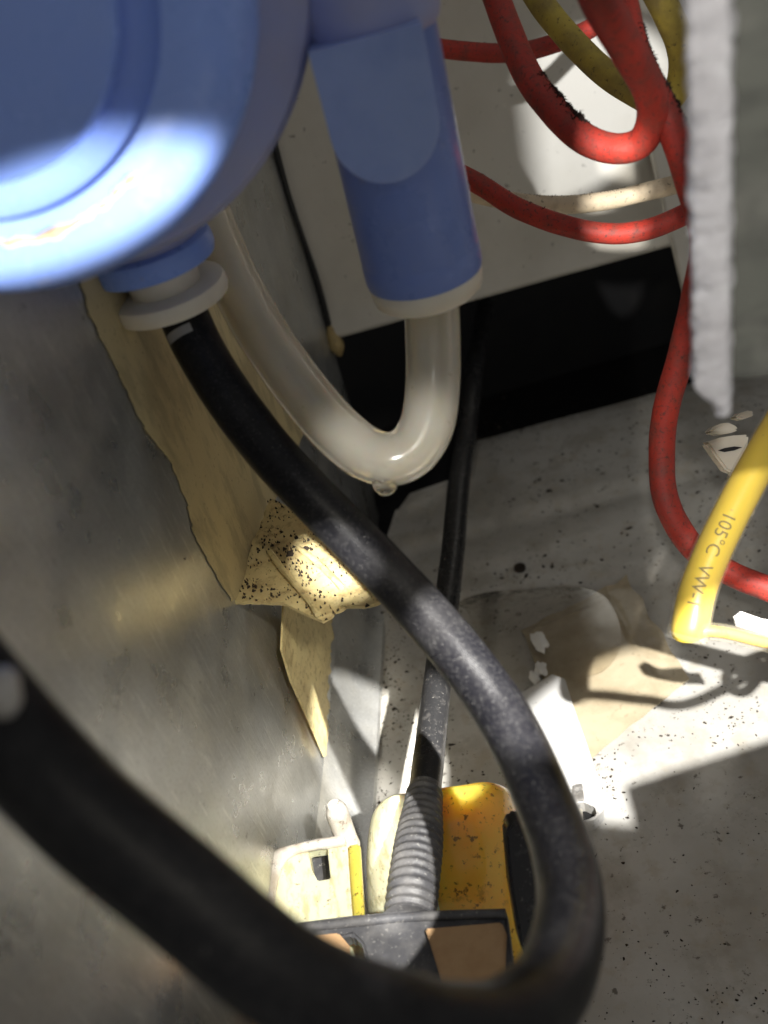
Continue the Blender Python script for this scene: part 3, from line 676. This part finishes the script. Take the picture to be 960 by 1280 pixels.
wD, pD_ = wire('red_wire', [(540, 200, .22), (595, 228, .215), (655, 264, .21), (735, 289, .207), (800, 289, .205), (865, 264, .203), (940, 225, .20)], 0.0024, 'red', 'red wire sagging under the loop just above the black opening', group=RW)
wE, pE_ = wire('cream_wire', [(540, 225, .235), (600, 244, .232), (680, 256, .229), (750, 252, .226), (810, 239, .223), (870, 224, .22), (940, 205, .216)], 0.0023, 'creamwire', 'dusty cream wire behind the sagging red wire')
wY, pY_ = wire('yellow_wire', [(640, -60, .200), (670, -5, .198), (705, 40, .196), (748, 84, .194), (790, 114, .193), (826, 128, .191), (849, 106, .188), (851, 60, .183), (832, 12, .178), (800, -50, .172)], 0.0028, 'olive', 'dusty olive yellow wire looping behind the red loop')
# lint and dust clinging to the wires
def lint(parent, path, rad, a_px, b_px, count, side, big=1.0):
    bm = bmesh.new(); la, lb = sorted((path.near(*a_px), path.near(*b_px)))
    for k in range(count):
        l = random.uniform(la, lb); p, t, e1, e2 = path.at(l)
        a = random.gauss(1.5, 0.35); d1 = e1 * math.cos(a) + e2 * math.sin(a); d2 = e1 * math.cos(a) - e2 * math.sin(a)
        key = (lambda q: proj(q)[0]) if side in 'lr' else (lambda q: -proj(q)[1])
        hi_ = d1 if key(p + d1 * 0.003) > key(p + d2 * 0.003) else d2; lo_d = d2 if hi_ is d1 else d1
        d = hi_ if side in 'ru' else lo_d
        if noise.noise(Vector((l * 330, 5, 0))) < random.uniform(-0.4, 0.35): continue
        b0 = p + d * (rad * 0.94); ln = random.uniform(0.0001, 0.0006) * big * (1 + 2.6 * max(0, noise.noise(Vector((l * 500, 0, 0)))))
        dd = (d + Vector((random.gauss(0, .5), random.gauss(0, .5), random.gauss(0, .5)))).normalized()
        sd_ = dd.orthogonal().normalized() * random.uniform(0.0001, 0.0003) * big; s2 = dd.cross(sd_)
        v = [bm.verts.new(b0 + sd_), bm.verts.new(b0 - sd_ * .5 + s2), bm.verts.new(b0 - sd_ * .5 - s2), bm.verts.new(b0 + dd * ln)]
        for f in ((0, 1, 3), (1, 2, 3), (2, 0, 3), (2, 1, 0)): bm.faces.new([v[i] for i in f])
    finish('lint', bm, 'lint', parent, smooth=False, kind='stuff')
lint(wA, pA_, 0.0028, (668, 100), (738, 176), 2600, 'r')
lint(wD, pD_, 0.0024, (595, 228), (700, 280), 500, 'u', 0.6)
lint(wL, pL_, 0.0024, (560, 62), (700, 52), 600, 'u', 0.6)
lint(wC, pC_, 0.0027, (785, 40), (850, 180), 1600, 'r', 0.9)
lint(wY, pY_, 0.0028, (790, 114), (849, 106), 700, 'u', 0.8)
lint(wE, pE_, 0.0023, (640, 252), (800, 240), 500, 'u', 0.7)

# yellow wire with clear sleeve in front
yp = [(1010, 470, .176), (982, 520, .175), (950, 575, .174), (918, 634, .173), (890, 692, .172), (871, 742, .171), (862, 785, .170), (861, 793, .170, 0.9)]
yp = [(*q[:3], q[3] if len(q) > 3 else 1.0) for q in yp]
YP = Path(yp, 14)
YW = thing('yellow_wire', YP.p[-1], 'bright yellow wire with printed letters ending in a clear sleeve at the right', 'wire')
finish('insulation', tube_bm(YP, 0.0034, 28), 'yellow', YW)
sv = [q[:3] for q in yp[:-1]] + [(860, 793, .170), (859, 799, .170, 0.85), (858.6, 803, .170, 0.35)]
SVP = Path([(*q[:3], q[3] if len(q) > 3 else 1.0) for q in sv], 10)
finish('clear_sleeve', tube_bm(SVP, 0.0038, 28), 'sleeve', YW)
ld = [(863, 793, .1685), (885, 789, .168), (915, 793, .1685), (955, 803, .170), (1010, 812, .174)]
LDP = Path([(*at(*q),) for q in ld] + [(*(lambda S: S + (TORCH - S) * 0.2)(flo(x, y)),) for x, y in [(990, 812), (948, 820), (918, 834), (908, 849), (916, 863), (932, 864), (946, 850), (962, 828), (1010, 806)]], 12, pix=False)
finish('lead', tube_bm(LDP, 0.0011, 16), 'browncore', YW)
finish('lead_sleeve', tube_bm(LDP, 0.0017, 20), 'sleeve', YW)
# printed letters wrapped round the yellow wire
def wrap_text(txt, path, r, l0, size, a0, direction=1):
    cu = bpy.data.curves.new('t', 'FONT'); cu.body = txt; cu.size = size; cu.resolution_u = 3
    ob = bpy.data.objects.new('t', cu); COL.objects.link(ob)
    dg = bpy.context.evaluated_depsgraph_get(); me = ob.evaluated_get(dg).to_mesh()
    bm = bmesh.new(); bm.from_mesh(me); ob.evaluated_get(dg).to_mesh_clear()
    bpy.data.objects.remove(ob); bpy.data.curves.remove(cu)
    bmesh.ops.subdivide_edges(bm, edges=[e for e in bm.edges if e.calc_length() > size * 0.1], cuts=4)
    bmesh.ops.triangulate(bm, faces=bm.faces)
    for v in bm.verts:
        p, t, e1, e2 = path.at(l0 + direction * v.co.x)
        a = a0 - direction * v.co.y / r
        v.co = p + (e1 * math.cos(a) + e2 * math.sin(a)) * (r + 0.00016)
    return bm
tb = wrap_text('105°C  VW-1', YP, 0.0034, YP.near(912, 648), 0.0035, 0.36)
finish('print', tb, 'ink', YW, smooth=False)

# ---------------------------------------------------------------- grey panel at the right edge
PN = thing('edge_panel', at(890, 510, 0.098), 'blurred grey panel with a light fuzzy edge at the right border', 'panel')
pb = at(889, 300, 0.098)
def zfor(base, y):
    z = 0
    for _ in range(30):
        z += (proj(base + Z * z)[1] - y) * 0.00006
    return z
hx = Vector((1, 0, 0)); view = (pb - CAM); view.z = 0; view.normalize(); side = view.cross(Z)   # side = image right
zb = zfor(pb, 500)
ebw = 0.0022
bm = bmesh.new(); n1, n2 = 10, 260; G = []
secs = [(-ebw, 0.006), (-ebw, 0.0), (-ebw * 0.8, -0.0012), (0, -0.0017), (ebw * 0.8, -0.0012), (ebw, 0.0), (ebw, 0.006)]
for j in range(n2 + 1):
    zz = zb - 0.0015 + (0.14) * j / n2; row = []
    tp = sstep(0.0, 0.0035, zz - zb + 0.001)
    for a, o in secs:
        a2 = ebw - (ebw - a) * (0.45 + 0.55 * tp)
        k = 0.0004 * noise.noise(Vector((a * 900, zz * 500, 3))) + 0.0004 * noise.noise(Vector((a * 2500, zz * 1600, 8)))
        row.append(bm.verts.new(pb + side * (a2 + k) + view * (o + k) + Z * zz))
    G.append(row)
for j in range(n2):
    for i in range(len(secs)):
        i2 = (i + 1) % len(secs); bm.faces.new((G[j][i], G[j][i2], G[j + 1][i2], G[j + 1][i]))
bm.faces.new(G[0][::-1]); bm.faces.new(G[-1])
finish('foam_edge', bm, 'foam', PN, label='light grey fuzzy foam edge of the panel')
wide = [pb + side * (ebw - 0.0008) + view * 0.003 + Z * (zb + 0.0008), pb + side * 0.05 + view * 0.012 + Z * (zb - 0.004), pb + side * 0.05 + view * 0.012 + Z * (zb + 0.14), pb + side * (ebw - 0.0008) + view * 0.003 + Z * (zb + 0.14)]
fl4 = [(lambda S: S + (TORCH - S) * 0.42)(flo(x, y)) for x, y in [(785, 988), (1060, 899), (1090, 1060), (815, 1120)]]
finish('shadow_blocker', sheet_bm([fl4], Z * 0.0015), 'galv', PN, smooth=False)  # unseen plate added to cut a straight shadow edge across the floor
finish('face', sheet_bm([wide], view * 0.003), 'panel', PN, smooth=False, bevel=0.0004, label='dull grey green broad face of the panel')

# white clip under the panel
CK = thing('white_clip', at(912, 560, 0.20), 'small white tapered plastic clip with a slot under the grey panel', 'clip')
def cpoly(pts, d): return [at(x, y, d) for x, y in pts]
finish('wedge', sheet_bm([cpoly([(883, 553), (900, 547), (918, 544), (937, 543), (935, 560), (935, 574), (928, 584), (918, 592), (908, 588), (896, 572)], 0.200)], fw * 0.004), 'white', CK, bevel=0.0005, sharp=60)
finish('slot', sheet_bm([cpoly([(898, 563), (906, 560), (918, 558), (928, 559), (918, 563), (906, 565)], 0.1997)], fw * 0.0004), 'void', CK, smooth=False)
finish('cap', sheet_bm([cpoly([(886, 541), (892, 534), (902, 529), (912, 528), (920, 532), (925, 537), (915, 541), (900, 543)], 0.201)], fw * 0.004), 'white', CK, bevel=0.0005, sharp=60)
finish('tab', sheet_bm([cpoly([(918, 522), (926, 516), (938, 512), (944, 516), (941, 520), (930, 524)], 0.201)], fw * 0.004), 'white', CK, bevel=0.0004, sharp=60)
finish('stem', tube_bm(Path([(915, 588, .204, 0.8), (925, 600, .206, 1), (935, 640, .215, 1)], 8), 0.0016, 12), 'white', CK)

fs = [(918, 772), (926, 764), (950, 772), (1000, 782), (1000, 800), (960, 794), (920, 783)]
finish('film_scrap', sheet_bm([[at(x, y, 0.185 + 0.004 * noise.noise(Vector((x * .04, y * .05, 0)))) for x, y in rough_line(fs, 6, 3, 21)]], fw * 0.0006), 'residue', smooth=False,
       label='torn white plastic film scrap behind the thin yellow lead at the right edge', cat='film')

# ---------------------------------------------------------------- dirt crumbs on the floor
bm = bmesh.new(); cnt = 0
while cnt < 2200:
    px, py = random.uniform(430, 1010), random.uniform(500, 1300)
    if noise.noise(Vector((px * 0.014, py * 0.014, 7))) < random.uniform(-0.35, 0.6): continue
    if py > 1000 and random.random() < 0.72: continue
    c = flo(px, py)
    if px < 600 and py < 700: continue
    dist = (c - CAM).dot(fw)
    s = 0.00075 * dist * random.lognormvariate(0, 0.5)
    z = fh(c.x, c.y) + 0.0001
    a = random.uniform(0, 6.28); ca, sa = math.cos(a), math.sin(a); el = random.uniform(1, 2.2)
    loc = [(el * math.cos(t + random.uniform(-.4, .4)) * random.uniform(.5, 1.1), math.sin(t) * random.uniform(.5, 1.1)) for t in np.linspace(0, 5.2, 6)]
    vs = [bm.verts.new((c.x + s * (x * ca - y * sa), c.y + s * (x * sa + y * ca), z)) for x, y in loc] + [bm.verts.new((c.x + s * .2, c.y, z + s * random.uniform(.3, .9)))]
    for k in range(6): bm.faces.new((vs[k], vs[(k + 1) % 6], vs[6]))
    cnt += 1
cnt = 0
while cnt < 900:
    t_ = random.random(); px = 470 - 38 * t_ + random.expovariate(1 / 22.0); py = 770 + 240 * t_
    if px > 560: continue
    c = flo(px, py); s = 0.0006 * (c - CAM).dot(fw) * random.lognormvariate(0, 0.5); z = fh(c.x, c.y) + 0.0001
    vs = [bm.verts.new((c.x + s * math.cos(t) * random.uniform(.5, 1.5), c.y + s * math.sin(t) * random.uniform(.5, 1.5), z)) for t in np.linspace(0, 5.2, 6)] + [bm.verts.new((c.x, c.y, z + s * .7))]
    for k in range(6): bm.faces.new((vs[k], vs[(k + 1) % 6], vs[6]))
    cnt += 1
finish('dirt_crumbs', bm, 'dirt', smooth=False, kind='stuff', label='fine dark dirt crumbs scattered over the cream floor', cat='dirt')
